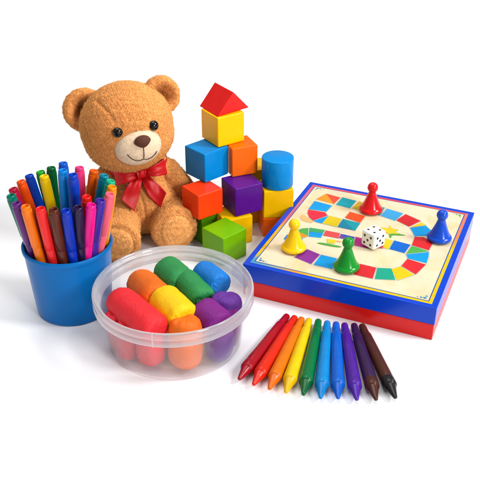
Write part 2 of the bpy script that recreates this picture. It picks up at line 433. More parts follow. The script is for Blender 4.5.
# die: four pips on top and five on each face in view
DA, dyaw = .0204, radians(39.3)
dc = Vector((.1540, .7917, BH+.0017+DA/2))+Vector((cos(dyaw)-sin(dyaw), sin(dyaw)+cos(dyaw), 0))*(DA/2)
die = thing('die', dc-Vector((0, 0, DA/2)), 'white die with black pips lying on the game board', 'die')
bm = bmesh.new(); bmesh.ops.create_cube(bm, size=DA)
bmesh.ops.bevel(bm, geom=bm.edges[:], offset=.0028, segments=6, profile=.5, affect='EDGES')
me = bpy.data.meshes.new('mesh'); bm.to_mesh(me); bm.free(); smooth_bevel(me)
rotm = Matrix.Translation(dc) @ Matrix.Rotation(dyaw, 4, 'Z')
me.transform(rotm)
link('die_body', me, mat('ivory_plastic', (248, 246, 240), .2, .5, sss=.0), die)
V, F = [], []
def pip(n, a, b):
    n = Vector(n); t = Vector((n.y, n.z, n.x)); w = n.cross(t)
    base = n*(DA/2)+t*a+w*b; i0 = len(V)
    V.append(base+n*.00018)
    for rr, hh in ((.0012, .00016), (.0016, .00008), (.00175, -.0003)):
        V.extend(base+t*(rr*cos(q*pi/10))+w*(rr*sin(q*pi/10))+n*hh for q in range(20))
    for q in range(20):
        r = (q+1) % 20; F.append((i0, i0+1+q, i0+1+r))
        for g in (0, 20): F.append((i0+1+g+q, i0+21+g+q, i0+21+g+r, i0+1+g+r))
g = .0047
five = [(g, g), (g, -g), (-g, g), (-g, -g), (0, 0)]
for n, spots in (((0, 0, 1), five[:4]), ((0, -1, 0), five), ((-1, 0, 0), five), ((1, 0, 0), [(g, g), (-g, -g)]), ((0, 1, 0), [(g, g), (-g, -g)]), ((0, 0, -1), five[:3])):
    for a, b in spots: pip(n, a, b)
me = pyd(V, F); me.transform(rotm)
link('pips', me, mat('black_pip', (16, 16, 18), .25), die)

# ------------------------------------------------------------------ crayons
CR = [('dark red', (176, 14, 30), (176, 14, 30), (238.8, 379.4), (287.3, 315.8), 'leftmost crayon, dark red, nearest the clear tub'),
      ('red', (236, 44, 14), (240, 40, 14), (253.3, 385), (295, 317.3), 'bright red crayon between the dark red and the orange crayon'),
      ('orange', (246, 124, 8), (246, 112, 6), (269.2, 389.2), (301.9, 318.8), 'orange crayon between the bright red and the yellow one'),
      ('yellow', (252, 212, 0), (250, 196, 0), (285.8, 392.7), (309.2, 320), 'yellow crayon between the orange and the green one'),
      ('green', (0, 122, 62), (0, 104, 50), (303.3, 395), (318.5, 320.8), 'green crayon between the yellow and the light blue one'),
      ('light blue', (14, 144, 220), (10, 136, 216), (320.6, 398.3), (327.3, 322.5), 'light blue crayon between the green and the mid blue one'),
      ('mid blue', (10, 104, 214), (8, 100, 214), (338.1, 398.5), (336, 323.5), 'mid blue crayon between the light blue and the violet one'),
      ('violet', (84, 34, 160), (84, 34, 170), (356.9, 400), (344.4, 324.6), 'violet crayon between the mid blue and the dark plum one'),
      ('plum', (58, 30, 78), (84, 40, 30), (376.3, 400), (353.8, 325), 'dark plum crayon with a brown collar and tip'),
      ('brown', (84, 42, 30), (34, 32, 32), (395.8, 398.1), (361.7, 325.6), 'rightmost crayon, brown with a black collar and tip')]
for cname, body, tipc, t, e, lab in CR:
    T, Ee = at(*t, .0074), at(*e, .0050)
    ax = Ee-T; Ln = ax.length; k = Ln/.118
    root = thing('crayon', (T+Ee)/2-Vector((0, 0, .0065)), lab, 'crayon', 'ten crayons fanned out on the table')
    mb = mat('crayon_wrapper_'+cname.replace(' ', '_'), body, .20, .34, k=.74, var=.07, var_scale=90, bump=.08, bump_scale=350)
    mt = mat('crayon_wax_'+cname.replace(' ', '_'), tipc, .24, .34, k=.70, var=.07, var_scale=120, bump=.10, bump_scale=420)
    S = lambda pts: [(r, h*k) for r, h in pts]
    link('tip', lathe(S([(0, 0), (.0012, .0002), (.0019, .0009), (.0022, .0020), (.0038, .0090), (.0056, .0160), (.0060, .0167), (.0066, .0170), (.0069, .0176), (.0069, .0182)]), T, ax, 40, 50), mt, root)
    cm = mt if cname in ('plum', 'brown') else mb
    link('collar', lathe(S([(.0067, .0180), (.0070, .0182), (.00715, .0187), (.00715, .0266), (.0070, .0271), (.0064, .0272)]), T, ax, 40, 40), cm, root)
    link('barrel', lathe(S([(.0064, .0270), (.0068, .0273), (.0069, .0279), (.0065, .0500), (.0060, .0750), (.0054, .0985), (.0051, .1000), (.0042, .1008)]), T, ax, 40, 40), mb, root)
    link('end_plug', lathe(S([(.0043, .1002), (.0044, .1010), (.0040, .1150), (.0037, .1170), (.0028, .1179), (0, .1181)]), T, ax, 40, 50), mb, root)

# ------------------------------------------------------------------ cup of markers
CX, CY, CRB, CRT, CH = -.1866, .7451, .0417, .0486, .0838
cup = thing('pen_cup', (CX, CY, 0), 'plain blue plastic cup holding the felt-tip markers', 'pen cup')
cupm = mat('blue_cup_plastic', (0, 108, 184), .24, .15, k=.88, var=.03, var_scale=25, bump=.04, bump_scale=90)
rr = lambda z: CRB+(CRT-.0012-CRB)*z/CH
prof = [(0, .0016), (CRB-.004, .0012), (CRB-.0028, E0), (CRB-.0010, .0003), (CRB-.0002, .0012), (CRB, .0025), (rr(.03), .03), (rr(.06), .06), (rr(.0775), .0775), (rr(.0775)+.0010, .0782)]
link('cup_wall', lathe(prof+[(CRT-.0002, .0788), (rr(.0790)-.0018, .0800), (rr(.06)-.0022, .06), (CRB-.0022, .006), (CRB-.0035, .0040), (0, .0036)], (CX, CY, 0), seg=96, sharp=40), cupm, cup)
link('cup_rim', lathe([(rr(.079)-.0012, .0786), (CRT-.0002, .0786), (CRT+.0001, .0794), (CRT+.0001, .0826), (CRT-.0005, .0836), (CRT-.0016, .0839), (CRT-.0026, .0834), (CRT-.0031, .0824), (CRT-.0034, .0796), (rr(.079)-.0012, .0786)], (CX, CY, 0), seg=96, sharp=50), cupm, cup)
PENS = [  # top u, v, lean du/dv, depth at the rim, depth lean, colour, label
 (12.4, 188.2, .34, .757, .006, (176, 18, 52), 'crimson marker at the far left of the cup'),
 (10.5, 194.9, .33, .737, .000, (0, 122, 100), 'dark teal green marker leaning out at the left edge of the cup'),
 (20.4, 180.6, .34, .766, .008, (250, 84, 12), 'orange-red marker between the crimson and a royal blue one'),
 (28.7, 174.8, .32, .775, .010, (8, 66, 186), 'royal blue marker between the orange-red and the yellow one'),
 (40.0, 171.0, .25, .787, .010, (44, 178, 50), 'light green marker behind the yellow one'),
 (43.8, 175.5, .24, .757, .006, (255, 210, 0), 'yellow marker in the cup'),
 (51.0, 167.0, .10, .780, .010, (0, 98, 44), 'dark green marker behind the yellow and azure ones'),
 (62.7, 169.7, .07, .752, .006, (0, 132, 220), 'azure blue marker in the middle of the cup'),
 (63.0, 162.4, .10, .788, .010, (14, 92, 210), 'tallest marker, blue, behind the azure one'),
 (72.8, 174.0, .09, .744, .004, (4, 62, 192), 'deep blue marker just right of the azure one'),
 (79.3, 166.8, .06, .783, .010, (250, 64, 132), 'pink marker at the back of the cup'),
 (94.0, 170.0, -.11, .776, .010, (244, 98, 6), 'vivid orange marker at the back between pink and teal ones'),
 (104.5, 174.8, -.20, .768, .008, (0, 138, 160), 'teal blue marker at the back right of the cup'),
 (110.8, 180.3, -.20, .757, .006, (24, 186, 140), 'mint green marker at the right of the cup'),
 (112.2, 186.2, -.13, .744, .004, (250, 150, 10), 'amber orange marker behind the salmon pink one'),
 (110.0, 193.5, -.14, .730, .001, (250, 104, 128), 'salmon pink marker at the right front of the cup'),
 (100.5, 199.6, -.06, .718, -.001, (66, 40, 158), 'indigo marker between the magenta and the salmon pink one'),
 (91.4, 204.3, -.02, .711, -.002, (238, 24, 144), 'magenta marker in the front row of the cup'),
 (78.0, 206.6, .12, .709, -.002, (40, 24, 64), 'blackish purple marker in the front row'),
 (65.6, 209.8, .16, .708, -.003, (10, 50, 180), 'navy blue marker in the middle of the front row'),
 (53.5, 209.0, .19, .708, -.003, (92, 38, 24), 'brown marker in the front row'),
 (40.1, 207.9, .25, .710, -.003, (246, 40, 40), 'bright red marker in the front row between orange and brown'),
 (25.2, 205.7, .29, .714, -.002, (250, 122, 16), 'light orange marker in the front row at left'),
 (16.0, 202.5, .32, .722, -.001, (100, 36, 122), 'purple marker leftmost in the front row'),
 (86.5, 196.0, .02, .728, .001, (232, 30, 26), 'red marker hidden low behind the magenta one')]
for i, (u, v, s, yr, dy, rgb, lab) in enumerate(PENS):
    v2 = proj_v((CX, yr, .078)); Pr = at(u+s*(v2-v), v2, .078)
    off = Vector((Pr.x-CX, Pr.y-CY, 0))
    if off.length > .0385: Pr = Vector((CX, CY, .078))+off*(.0385/off.length)
    Tp = aty(u, v, Pr.y+dy)
    d = (Tp-Pr).normalized()
    Bs = Pr-d*((Pr.z-.006)/d.z)
    off = Vector((Bs.x-CX, Bs.y-CY, 0))
    if off.length > .033:
        Bs = Vector((CX, CY, .006))+off*(.033/off.length)
    ax = Bs-Tp; Ln = ax.length
    root = thing('felt_tip_marker', Bs, lab, 'marker', 'felt-tip markers standing in the blue cup')
    m1 = mat('marker_plastic', rgb, .16, .26, k=.85, var=.04, var_scale=60)
    lo = .048 if v > 192 else .075
    link('end_plug', lathe([(0, .0026), (.0028, .0024), (.0031, .0012), (.0034, .0003), (.0040, 0), (.0046, .0005), (.0049, .0016), (.0050, .0044), (.0048, .0050)], Tp, ax, 32, 60), m1, root)
    link('barrel', lathe([(.0046, .0046), (.0053, .0050), (.0055, .0062), (.0057, lo), (.0052, lo+.0006)], Tp, ax, 32, 50), m1, root)
    link('cap', lathe([(.0050, lo+.0003), (.0051, lo+.003), (.0049, Ln-.001), (.0030, Ln), (0, Ln)], Tp, ax, 32, 50), m1, root)

# ------------------------------------------------------------------ clear tub of modelling dough
TX, TY, TB, TR, TH = -.0684, .6826, .0700, .0828, .0675
def frosted(name, lo, hi, shine, haze):
    m = bpy.data.materials.new(name); m.use_nodes = True
    nt = m.node_tree; N, L = nt.nodes, nt.links
    for n in list(N):
        if n.type != 'OUTPUT_MATERIAL': N.remove(n)
    outn = N['Material Output']
    tr = N.new('ShaderNodeBsdfTransparent'); tr.inputs['Color'].default_value = (.985, .985, .99, 1)
    df = N.new('ShaderNodeBsdfDiffuse'); df.inputs['Color'].default_value = (.86, .87, .90, 1)
    tl = N.new('ShaderNodeBsdfTranslucent'); tl.inputs['Color'].default_value = (.86, .87, .90, 1)
    gl = N.new('ShaderNodeBsdfGlossy'); gl.inputs['Roughness'].default_value = .10; gl.inputs['Color'].default_value = (1, 1, 1, 1)
    milk = N.new('ShaderNodeMixShader'); milk.inputs[0].default_value = .45
    L.new(df.outputs[0], milk.inputs[1]); L.new(tl.outputs[0], milk.inputs[2])
    lw = N.new('ShaderNodeLayerWeight'); lw.inputs['Blend'].default_value = .35
    mr = N.new('ShaderNodeMapRange'); mr.inputs['To Min'].default_value = lo; mr.inputs['To Max'].default_value = hi
    L.new(lw.outputs['Facing'], mr.inputs['Value'])
    rf = N.new('ShaderNodeBsdfRefraction'); rf.inputs['IOR'].default_value = 1.30; rf.inputs['Roughness'].default_value = .22; rf.inputs['Color'].default_value = (.99, .99, .99, 1)
    see = N.new('ShaderNodeMixShader'); see.inputs[0].default_value = haze; L.new(tr.outputs[0], see.inputs[1]); L.new(rf.outputs[0], see.inputs[2])
    m1 = N.new('ShaderNodeMixShader'); L.new(mr.outputs[0], m1.inputs[0]); L.new(see.outputs[0], m1.inputs[1]); L.new(milk.outputs[0], m1.inputs[2])
    lw2 = N.new('ShaderNodeLayerWeight'); lw2.inputs['Blend'].default_value = .5
    pw = N.new('ShaderNodeMath'); pw.operation = 'POWER'; pw.inputs[1].default_value = 4.0; L.new(lw2.outputs['Facing'], pw.inputs[0])
    fr = N.new('ShaderNodeMapRange'); fr.inputs['To Min'].default_value = .035; fr.inputs['To Max'].default_value = shine; L.new(pw.outputs[0], fr.inputs['Value'])
    m2 = N.new('ShaderNodeMixShader'); L.new(fr.outputs[0], m2.inputs[0]); L.new(m1.outputs[0], m2.inputs[1]); L.new(gl.outputs[0], m2.inputs[2])
    L.new(m2.outputs[0], outn.inputs['Surface'])
    return m
tubm = frosted('clear_polypropylene', .0, .15, .50, .10)
rimm = frosted('clear_rim_polypropylene', .15, .62, .75, .40)
tub = thing('clear_tub', (TX, TY, 0), 'round clear plastic tub with a ridged rim, full of modelling dough', 'tub')
wall = [(0, .0012), (TB-.006, .0010), (TB-.0035, E0), (TB-.0012, .0008), (TB, .0030), (.0722, .020), (.0742, .040), (.0752, .0500), (.0752, .0512),
        (.0744, .0512), (.0734, .040), (.0713, .020), (TB-.0012, .0044), (TB-.0032, .0026), (0, .0024)]
link('tub_bowl', lathe(wall, (TX, TY, 0), seg=128, sharp=60), tubm, tub)
rim = [(.0748, .0514), (.0812, .0514), (.0822, .0519), (.0826, .0528), (.0824, .0580), (.0818, .0587), (.0818, .0596), (.0825, .0603), (.0827, .0645), (.0822, .0668), (.0811, .0676), (.0800, .0672),
       (.0793, .0655), (.0786, .0640), (.0776, .0637), (.0768, .0625), (.0764, .0600), (.0756, .0560), (.0748, .0514)]
rimo = link('tub_rim', lathe(rim, (TX, TY, 0), seg=128, sharp=60), rimm, tub)
a = math.atan2(at(153, 341, .058).y-TY, at(153, 341, .058).x-TX)
rd, td = Vector((cos(a), sin(a), 0)), Vector((-sin(a), cos(a), 0))
q = Vector((TX, TY, .0520))+rd*.0828
bm = bmesh.new()
pts = [q+td*t*.0009+rd*r for t in (-1, 1) for r in (-.0003, .0006)]
pts = [pts[0], pts[2], pts[3], pts[1]]
link('mould_seam', prism(pts, .0148, .0003, 2), rimm, rimo)

DG = {'red': (232, 40, 48), 'red2': (214, 34, 50), 'orange': (240, 112, 20), 'yellow': (250, 200, 0), 'green': (40, 140, 72), 'blue': (14, 120, 204), 'purple': (104, 48, 150), 'plum': (126, 26, 128)}
DM = {k: mat('dough_'+k, c, .58, .28, k=.88, var=.07, var_scale=70, bump=.5, bump_scale=420, sss=.0, detail=6) for k, c in DG.items()}
def press(p):
    """soft dough flattens against the tub's wall and floor"""
    R = .0686+(.0736-.0686)*min(1, max(0, (p.z-.006)/.044)); z = max(p.z, .0030)
    d = Vector((p.x-TX, p.y-TY, 0)); l = d.length
    if l > R: d *= R/l
    return Vector((TX+d.x, TY+d.y, z))
def dough(color, p0, p1, r, label, e=4.0, squash=1.0):
    p0, p1 = Vector(p0), Vector(p1)
    x, y, z = frame_of(p1-p0); mid = (p0+p1)/2; half = (p1-p0).length/2
    V, F = [], []; nr, ns = 56, 56
    seed = Vector((random.random()*50, random.random()*50, random.random()*50))
    for i in range(nr+1):
        th = pi*i/nr
        ct, st = cos(th), sin(th)
        h = -half*math.copysign(abs(ct)**(2/e), ct); ra = r*abs(st)**(2/e)
        for k in range(ns):
            a = 2*pi*k/ns
            p = z*h+x*(ra*cos(a))+y*(ra*sin(a)*squash)
            gn, gz = abs(st)**(2-2/e)/r, -math.copysign(abs(ct)**(2-2/e), ct)/half
            n = ((x*cos(a)+y*sin(a))*gn+z*gz).normalized()
            endw = max(0, abs(ct)-.60)/.40; rel = ra/r
            q = p*70+seed
            dsp = .0008*noise.noise(q)+.0004*noise.noise(q*2.3)+.00020*noise.noise(q*7)
            cr = abs(noise.noise(Vector((cos(a)*1.5, sin(a)*1.5, rel*.8))+seed))      # pinched creases that run into the ends
            dsp -= min(1, endw*1.6)*.0010*max(0, .16-cr)/.16*min(1, rel*1.6)
            if abs(ct) > .5: dsp -= .0016*math.exp(-(rel/.42)**2)                     # a dimple where the end was pinched
            fine = abs(noise.noise(p*260+seed*2)); dsp -= .00030*max(0, .12-fine)/.12
            V.append(press(mid+p+n*dsp))
    for i in range(nr):
        for k in range(ns):
            j = (k+1) % ns; F.append((i*ns+k, (i+1)*ns+k, (i+1)*ns+j, i*ns+j))
    me = pyd(V, F)
    bm = bmesh.new(); bm.from_mesh(me); bmesh.ops.remove_doubles(bm, verts=bm.verts, dist=2e-5)
    bmesh.ops.recalc_face_normals(bm, faces=bm.faces); bm.to_mesh(me); bm.free()
    me.transform(Matrix.Translation(-mid))
    o = link('dough_roll', me, DM[color]); o.location = mid
    return tag(o, label, 'modelling dough', 'rolls of modelling dough in the clear tub')
def stand(color, u, v, r, zt, label, lean=(0, 0)):
    b = at(u, v, .004)+Vector((0, r, 0)); b.z = .0032
    return dough(color, b, (b.x+lean[0], b.y+lean[1], zt), r, label)
def lie(color, u0, v0, z0, u1, v1, z1, r, label, e=4.0): return dough(color, at(u0, v0, z0), at(u1, v1, z1), r, label, e)
stand('orange', 184.5, 376, .0175, .0540, 'orange dough roll standing against the front wall of the tub', (.001, .012))
stand('red', 150.5, 370.5, .0148, .046, 'red dough roll standing upright behind the front wall, under the long red roll', (0, .004))
stand('red2', 127, 363, .0115, .046, 'small red dough roll standing upright between two other red rolls')
stand('red2', 114.5, 351, .0100, .046, 'leftmost red dough roll, low against the left wall of the tub')
stand('purple', 219, 366, .0150, .044, 'purple dough roll standing low behind the right front wall', (0, .004))
stand('plum', 232.5, 349, .0100, .046, 'dark plum dough roll showing as a strip at the right wall')
lie('red', 117, 298.5, .047, 158, 333, .045, .0172, 'long bright red dough roll lying on top at the left', 6)
lie('orange', 139, 282, .034, 161, 302, .046, .0178, 'orange dough roll at the back left, behind the long red one', 6)
lie('yellow', 161, 298, .046, 186, 322, .044, .0186, 'yellow dough roll in the middle of the tub', 6)
lie('green', 165, 268, .042, 184, 286, .042, .0178, 'darker green dough roll at the back of the tub', 5)
lie('green', 183, 279, .044, 205, 302, .042, .0150, 'green dough roll lying between the yellow and the blue one', 6)
lie('blue', 200, 271, .046, 222, 287, .045, .0152, 'blue dough roll at the back right of the tub', 6)
lie('purple', 225.5, 324, .020, 226.8, 293.5, .0525, .0168, 'purple dough roll with a pinched top at the right of the tub')
lie('plum', 202, 310, .043, 222, 328, .041, .0168, 'reddish purple dough roll lying in front of the purple one', 6)

# ------------------------------------------------------------------ teddy bear
bear = thing('teddy_bear', (-.122, .905, 0), 'brown plush teddy bear sitting behind the markers, red satin bow at its neck', 'teddy bear')
AX = (Vector((1, 0, 0)), Vector((0, 1, 0)), Vector((0, 0, 1)))
def rot_axes(rz, rx=0, ry=0):
    m = Matrix.Rotation(rz, 3, 'Z') @ Matrix.Rotation(rx, 3, 'X') @ Matrix.Rotation(ry, 3, 'Y')
    return tuple(m.col[i].copy() for i in range(3))
shapes = []
def blob(c, radii, axes=AX): shapes.append(ellipsoid(c, axes, radii, 40, 24))
def limb(pts):
    """a chain of overlapping balls, given as (x, y, z, r)"""
    for (a, b) in zip(pts, pts[1:]):
        n = 7
        for k in range(n+1):
            t = k/n; r = a[3]*(1-t)+b[3]*t
            shapes.append(ellipsoid([a[i]*(1-t)+b[i]*t for i in range(3)], AX, (r, r, r), 24, 14))
HC = aty(126.5, 125, .915)
hax = rot_axes(radians(16), radians(6), radians(-8))
blob(HC, (.0560, .0515, .0520), hax)
blob(HC+hax[2]*-.012+hax[1]*-.006, (.0545, .0470, .0410), hax)
def ear(c, R, n, thick=.0125):
    n = Vector(n).normalized(); x, y, z = frame_of(n)
    me = ellipsoid(c, (x, y, n), (R, R, thick), 48, 40)
    for v in me.vertices:
        d = v.co-Vector(c); h = d.dot(n); rad = (d-n*h).length/R
        v.co -= n*((.0265 if h > 0 else .0150)*math.exp(-(rad/.55)**2))
        # a thick rolled rim
        v.co += n*((.0030)*math.exp(-((rad-.80)/.2)**2)*(1 if h > 0 else -.3))
    shapes.append(me)
ear(aty(84.5, 110, .922), .0255, (.30, -.92, .25))
ear(aty(161, 95.5, .934), .0232, (.42, -.86, .20))
BC = Vector((-.1265, .930, .048))
bax = rot_axes(radians(18))
blob(BC+Vector((.001, -.007, -.005)), (.0465, .0440, .0440), bax)
blob(BC+Vector((-.002, 0, .032)), (.0345, .0330, .0420), bax)
blob(BC+Vector((-.003, .002, .060)), (.0330, .0290, .0240), bax)
SOLES = []
FR, FL = Vector((-.0815, .866, .0300)), Vector((-.1500, .838, .0290))
for F0, hip in ((FR, (-.098, .920, .030)), (FL, (-.150, .908, .030))):
    hip = Vector(hip); d = (F0-hip).normalized()
    limb([(hip.x, hip.y, hip.z, .0245), (F0.x-d.x*.014, F0.y-d.y*.014, F0.z, .0250)])
    x, y, z = frame_of(d)
    blob(F0-d*.003, (.0285, .0295, .0135), (x, y, d)); SOLES.append((F0, d))
SR, MR, HR = aty(167, 171, .932), aty(180, 184, .928), aty(195, 207, .936)
limb([(SR.x-.010, SR.y, SR.z+.004, .0160), (SR.x, SR.y, SR.z, .0160), (MR.x, MR.y, MR.z, .0145), (HR.x, HR.y, HR.z, .0150)])
SL, HL = aty(107, 177, .915), aty(90, 207, .895)
limb([(SL.x+.010, SL.y+.006, SL.z+.004, .0165), (SL.x, SL.y, SL.z-.004, .0165), (HL.x, HL.y, HL.z, .0165)])
bm = bmesh.new()
for me in shapes: bm.from_mesh(me)
me = bpy.data.meshes.new('rough'); bm.to_mesh(me); bm.free()
tmp = bpy.data.objects.new('rough', me); C.objects.link(tmp)
md = tmp.modifiers.new('remesh', 'REMESH'); md.mode = 'VOXEL'; md.voxel_size = .0014
ms = tmp.modifiers.new('smooth', 'SMOOTH'); ms.factor = .6; ms.iterations = 7
dg = bpy.context.evaluated_depsgraph_get(); dg.update()
skin = bpy.data.meshes.new_from_object(tmp.evaluated_get(dg))
bpy.data.objects.remove(tmp)
def mesh_np(me):
    v = np.empty(len(me.vertices)*3, np.float32); me.vertices.foreach_get('co', v)
    n = np.empty(len(me.vertices)*3, np.float32); me.vertex_normals.foreach_get('vector', n)
    return v.reshape(-1, 3).astype(float), n.reshape(-1, 3).astype(float)
def bvh_of(me): return BVHTree.FromPolygons([v.co for v in me.vertices], [tuple(p.vertices) for p in me.polygons])
skin_bvh = bvh_of(skin)
CAMP = Vector((0, 0, CAM_Z))
def hit(u, v, tree=None):
    loc, nor, _, _ = (tree or skin_bvh).ray_cast(CAMP, ray(u, v).normalized())
    return (loc, nor) if loc is not None else (None, None)
def smooth_noise(p, wl, n=7, seed=0):
    r = np.random.default_rng(seed); out = np.zeros(len(p)); grad = np.zeros((len(p), 3))
    for _ in range(n):
        k = r.normal(size=3); k *= 2*pi/(wl*r.uniform(.7, 1.4))/np.linalg.norm(k); ph = r.uniform(0, 2*pi)
        a = p@k+ph; out += np.sin(a); grad += np.cos(a)[:, None]*k
    return out/sqrt(n), grad*wl/(2*pi)/sqrt(n)
def dist_line(p, pts):
    d = np.full(len(p), 1e9)
    for a, b in zip(pts, pts[1:]):
        a, b = np.array(a), np.array(b); ab = b-a
        t = np.clip(((p-a)@ab)/max(ab@ab, 1e-12), 0, 1)
        d = np.minimum(d, np.linalg.norm(p-(a+t[:, None]*ab), axis=1))
    return d
def seam(pxs): return [h for h in (hit(*q)[0] for q in pxs) if h is not None]
SEAMS = [seam(s) for s in ([(97, 101), (103, 107), (109, 113), (114, 120)], [(140, 192), (144, 205), (146, 218), (146, 230), (144, 238)],
                           [(163, 243), (160, 234), (162, 224), (168, 217), (177, 213), (186, 214), (194, 219), (198, 228)],
                           [(162, 170), (166, 180), (170, 190), (173, 198)], [(114, 229), (122, 227), (130, 231), (136, 239), (138, 250)])]
vs, ns = mesh_np(skin)
sd = np.min([dist_line(vs, s) for s in SEAMS if len(s) > 1], axis=0)
n1, _ = smooth_noise(vs, .008, 9, 1); n2, _ = smooth_noise(vs, .0042, 9, 2)
for F0, d in SOLES:      # a sewn-on sole: a groove runs round it
    q = vs-np.array(F0); h = q@np.array(d); rad = np.linalg.norm(q-h[:, None]*np.array(d), axis=1)
    sd = np.minimum(sd, np.where(h > -.004, np.abs(rad-.0225), 1)*.8)
vs = vs+ns*(-.0020*np.exp(-(sd/.0020)**2)+.0002*n1+.00018*n2)[:, None]
skin.vertices.foreach_set('co', vs.astype(np.float32).ravel()); skin.update()
vs, ns = mesh_np(skin)

def fur(me, vs, ns, count, length, width, mess, base_rgb, seed, bend=.35, tone=.06, clump=1.2, keep=None, fluff=.85, lift=1.0, trim=None):
    """one mesh: the stitched skin and its pile of short fibres"""
    r = np.random.default_rng(seed)
    me.calc_loop_triangles()
    T = np.empty(len(me.loop_triangles)*3, np.int32); me.loop_triangles.foreach_get('vertices', T); T = T.reshape(-1, 3)
    A = np.linalg.norm(np.cross(vs[T[:, 1]]-vs[T[:, 0]], vs[T[:, 2]]-vs[T[:, 0]]), axis=1)
    idx = r.choice(len(T), count, p=A/A.sum())
    w = r.random((count, 2)); fl = w.sum(1) > 1; w[fl] = 1-w[fl]
    w = np.c_[1-w.sum(1), w]
    p = (vs[T[idx]]*w[:, :, None]).sum(1); n = (ns[T[idx]]*w[:, :, None]).sum(1); n /= np.linalg.norm(n, axis=1, keepdims=True)
    if keep is not None:
        k = keep(p, n); p, n = p[k], n[k]; count = len(p)
    c1, g1 = smooth_noise(p, .0062, 12, seed+1); c2, g2 = smooth_noise(p, .0032, 12, seed+2)
    flow = g1*clump+g2*clump*.7; flow -= (flow*n).sum(1, keepdims=True)*n
    rnd = r.normal(size=(count, 3)); rnd -= (rnd*n).sum(1, keepdims=True)*n
    grav = np.array([0, 0, -.22]); grav = grav-(n@grav)[:, None]*n
    d = n*lift+flow*.55+rnd*mess+grav*2; d /= np.linalg.norm(d, axis=1, keepdims=True)
    d2 = n*bend+flow*.9+r.normal(size=(count, 3))*mess+grav; d2 /= np.linalg.norm(d2, axis=1, keepdims=True)
    Ln = length*r.uniform(.6, 1.25, count)*(1+.10*c1)
    stray = (r.random(count) < .04).astype(float); Ln *= 1+.7*stray
    tm = trim(p) if trim is not None else np.zeros(count)
    Ln *= 1-.35*tm
    W = width*r.uniform(.7, 1.3, count)*(1-.45*stray)
    e1 = np.cross(d, r.normal(size=(count, 3))); e1 /= np.linalg.norm(e1, axis=1, keepdims=True); e2 = np.cross(d, e1)
    root = p-n*.0006; midp = root+d*(Ln*.55)[:, None]; tip = midp+d2*(Ln*.5)[:, None]
    q, nq = [], []
    for base, sc in ((root, .5), (midp, .46)):
        for a in (0, 2*pi/3, 4*pi/3):
            o = e1*cos(a)+e2*sin(a); q.append(base+o*(W*sc)[:, None]); nq.append(n*fluff+o*(1-fluff)+d*.15)
    q.append(tip); nq.append(n*fluff+d2*(1-fluff)+d*.15)
    B = np.stack(q, 1).reshape(-1, 3)
    nbv = np.stack(nq, 1).reshape(-1, 3); nbv /= np.linalg.norm(nbv, axis=1, keepdims=True)
    col = np.array(lin(base_rgb))[None, :]*(1+tone*np.clip(.5*c1+.6*c2, -1.6, 1.6)+r.normal(size=count)*.05)[:, None]
    col = col*(1+tm[:, None]*np.array([.10, .12, .16]))
    col = np.clip(col, .01, .95); colv = np.repeat(col, 7, 0)
    n0 = len(vs)
    quads0 = np.array([list(f.vertices) if len(f.vertices) == 4 else list(f.vertices)+[-1] for f in me.polygons], np.int64)
    sizes0 = (quads0 >= 0).sum(1); loops0 = quads0[quads0 >= 0]
    o = n0+7*np.arange(count)[:, None]
    bl = np.concatenate([o+k for k in (0, 1, 4, 3, 1, 2, 5, 4, 2, 0, 3, 5, 3, 4, 6, 4, 5, 6, 5, 3, 6)], 1).reshape(-1)
    loops = np.concatenate([loops0, bl]); sizes = np.concatenate([sizes0, np.tile([4, 4, 4, 3, 3, 3], count)])
    allv = np.concatenate([vs, B]); alln = np.concatenate([ns, nbv])
    allc = np.concatenate([np.repeat(np.array(lin(base_rgb))[None, :], n0, 0), colv])
    out = bpy.data.meshes.new('mesh')
    out.vertices.add(len(allv)); out.vertices.foreach_set('co', allv.astype(np.float32).ravel())
    out.loops.add(len(loops)); out.loops.foreach_set('vertex_index', loops.astype(np.int32))
    out.polygons.add(len(sizes)); out.polygons.foreach_set('loop_start', np.concatenate([[0], np.cumsum(sizes)[:-1]]).astype(np.int32))
    out.update(calc_edges=True)
    out.polygons.foreach_set('use_smooth', np.ones(len(sizes), bool))
    out.normals_split_custom_set_from_vertices(alln.astype(np.float32).tolist())
    ca = out.color_attributes.new('Col', 'FLOAT_COLOR', 'POINT')
    ca.data.foreach_set('color', np.c_[allc, np.ones(len(allc))].astype(np.float32).ravel())
    return out
plush = mat('brown_plush', (228, 164, 96), .85, .12, attr='Col')
# face: everything is set on the surface of the head
hb = bvh_of(skin)
mp, mn = hit(138.6, 148, hb)
mn = (mn*0.5+Vector((.30, -.93, -.05))*0.9).normalized()
tilt = radians(9)
mx = Vector((0, 0, 1)).cross(mn).normalized(); my = mn.cross(mx).normalized()
mx, my = mx*cos(tilt)+my*sin(tilt), my*cos(tilt)-mx*sin(tilt)
if mx.x < 0: mx, my = -mx, my
muz = ellipsoid(mp-mn*.0060, (mx, my, mn), (.0282, .0222, .0175), 72, 44)
muz_bvh = bvh_of(muz); muz_c = mp-mn*.0060
def keep_fur(p, n):
    m = np.c_[(p-np.array(muz_c))@np.array(mx), (p-np.array(muz_c))@np.array(my), (p-np.array(muz_c))@np.array(mn)]/np.array([.0277, .0217, .0220])
    return (p[:, 2] > .0006) & ((m**2).sum(1) > 1)
FURN = 340000
def sole_pile(p):        # the soles are of a shorter, paler plush
    m = np.zeros(len(p))
    for F0, d in SOLES:
        q = p-np.array(F0); h = q@np.array(d); rad = np.linalg.norm(q-h[:, None]*np.array(d), axis=1)
        m = np.maximum(m, ((h > -.002) & (rad < .0222)).astype(float))
    return m
bodymesh = fur(skin, vs, ns, FURN, .0027, .00058, .34, (246, 174, 102), 5, lift=1.0, bend=.5, fluff=.35, keep=keep_fur, trim=sole_pile)
link('body', bodymesh, plush, bear)

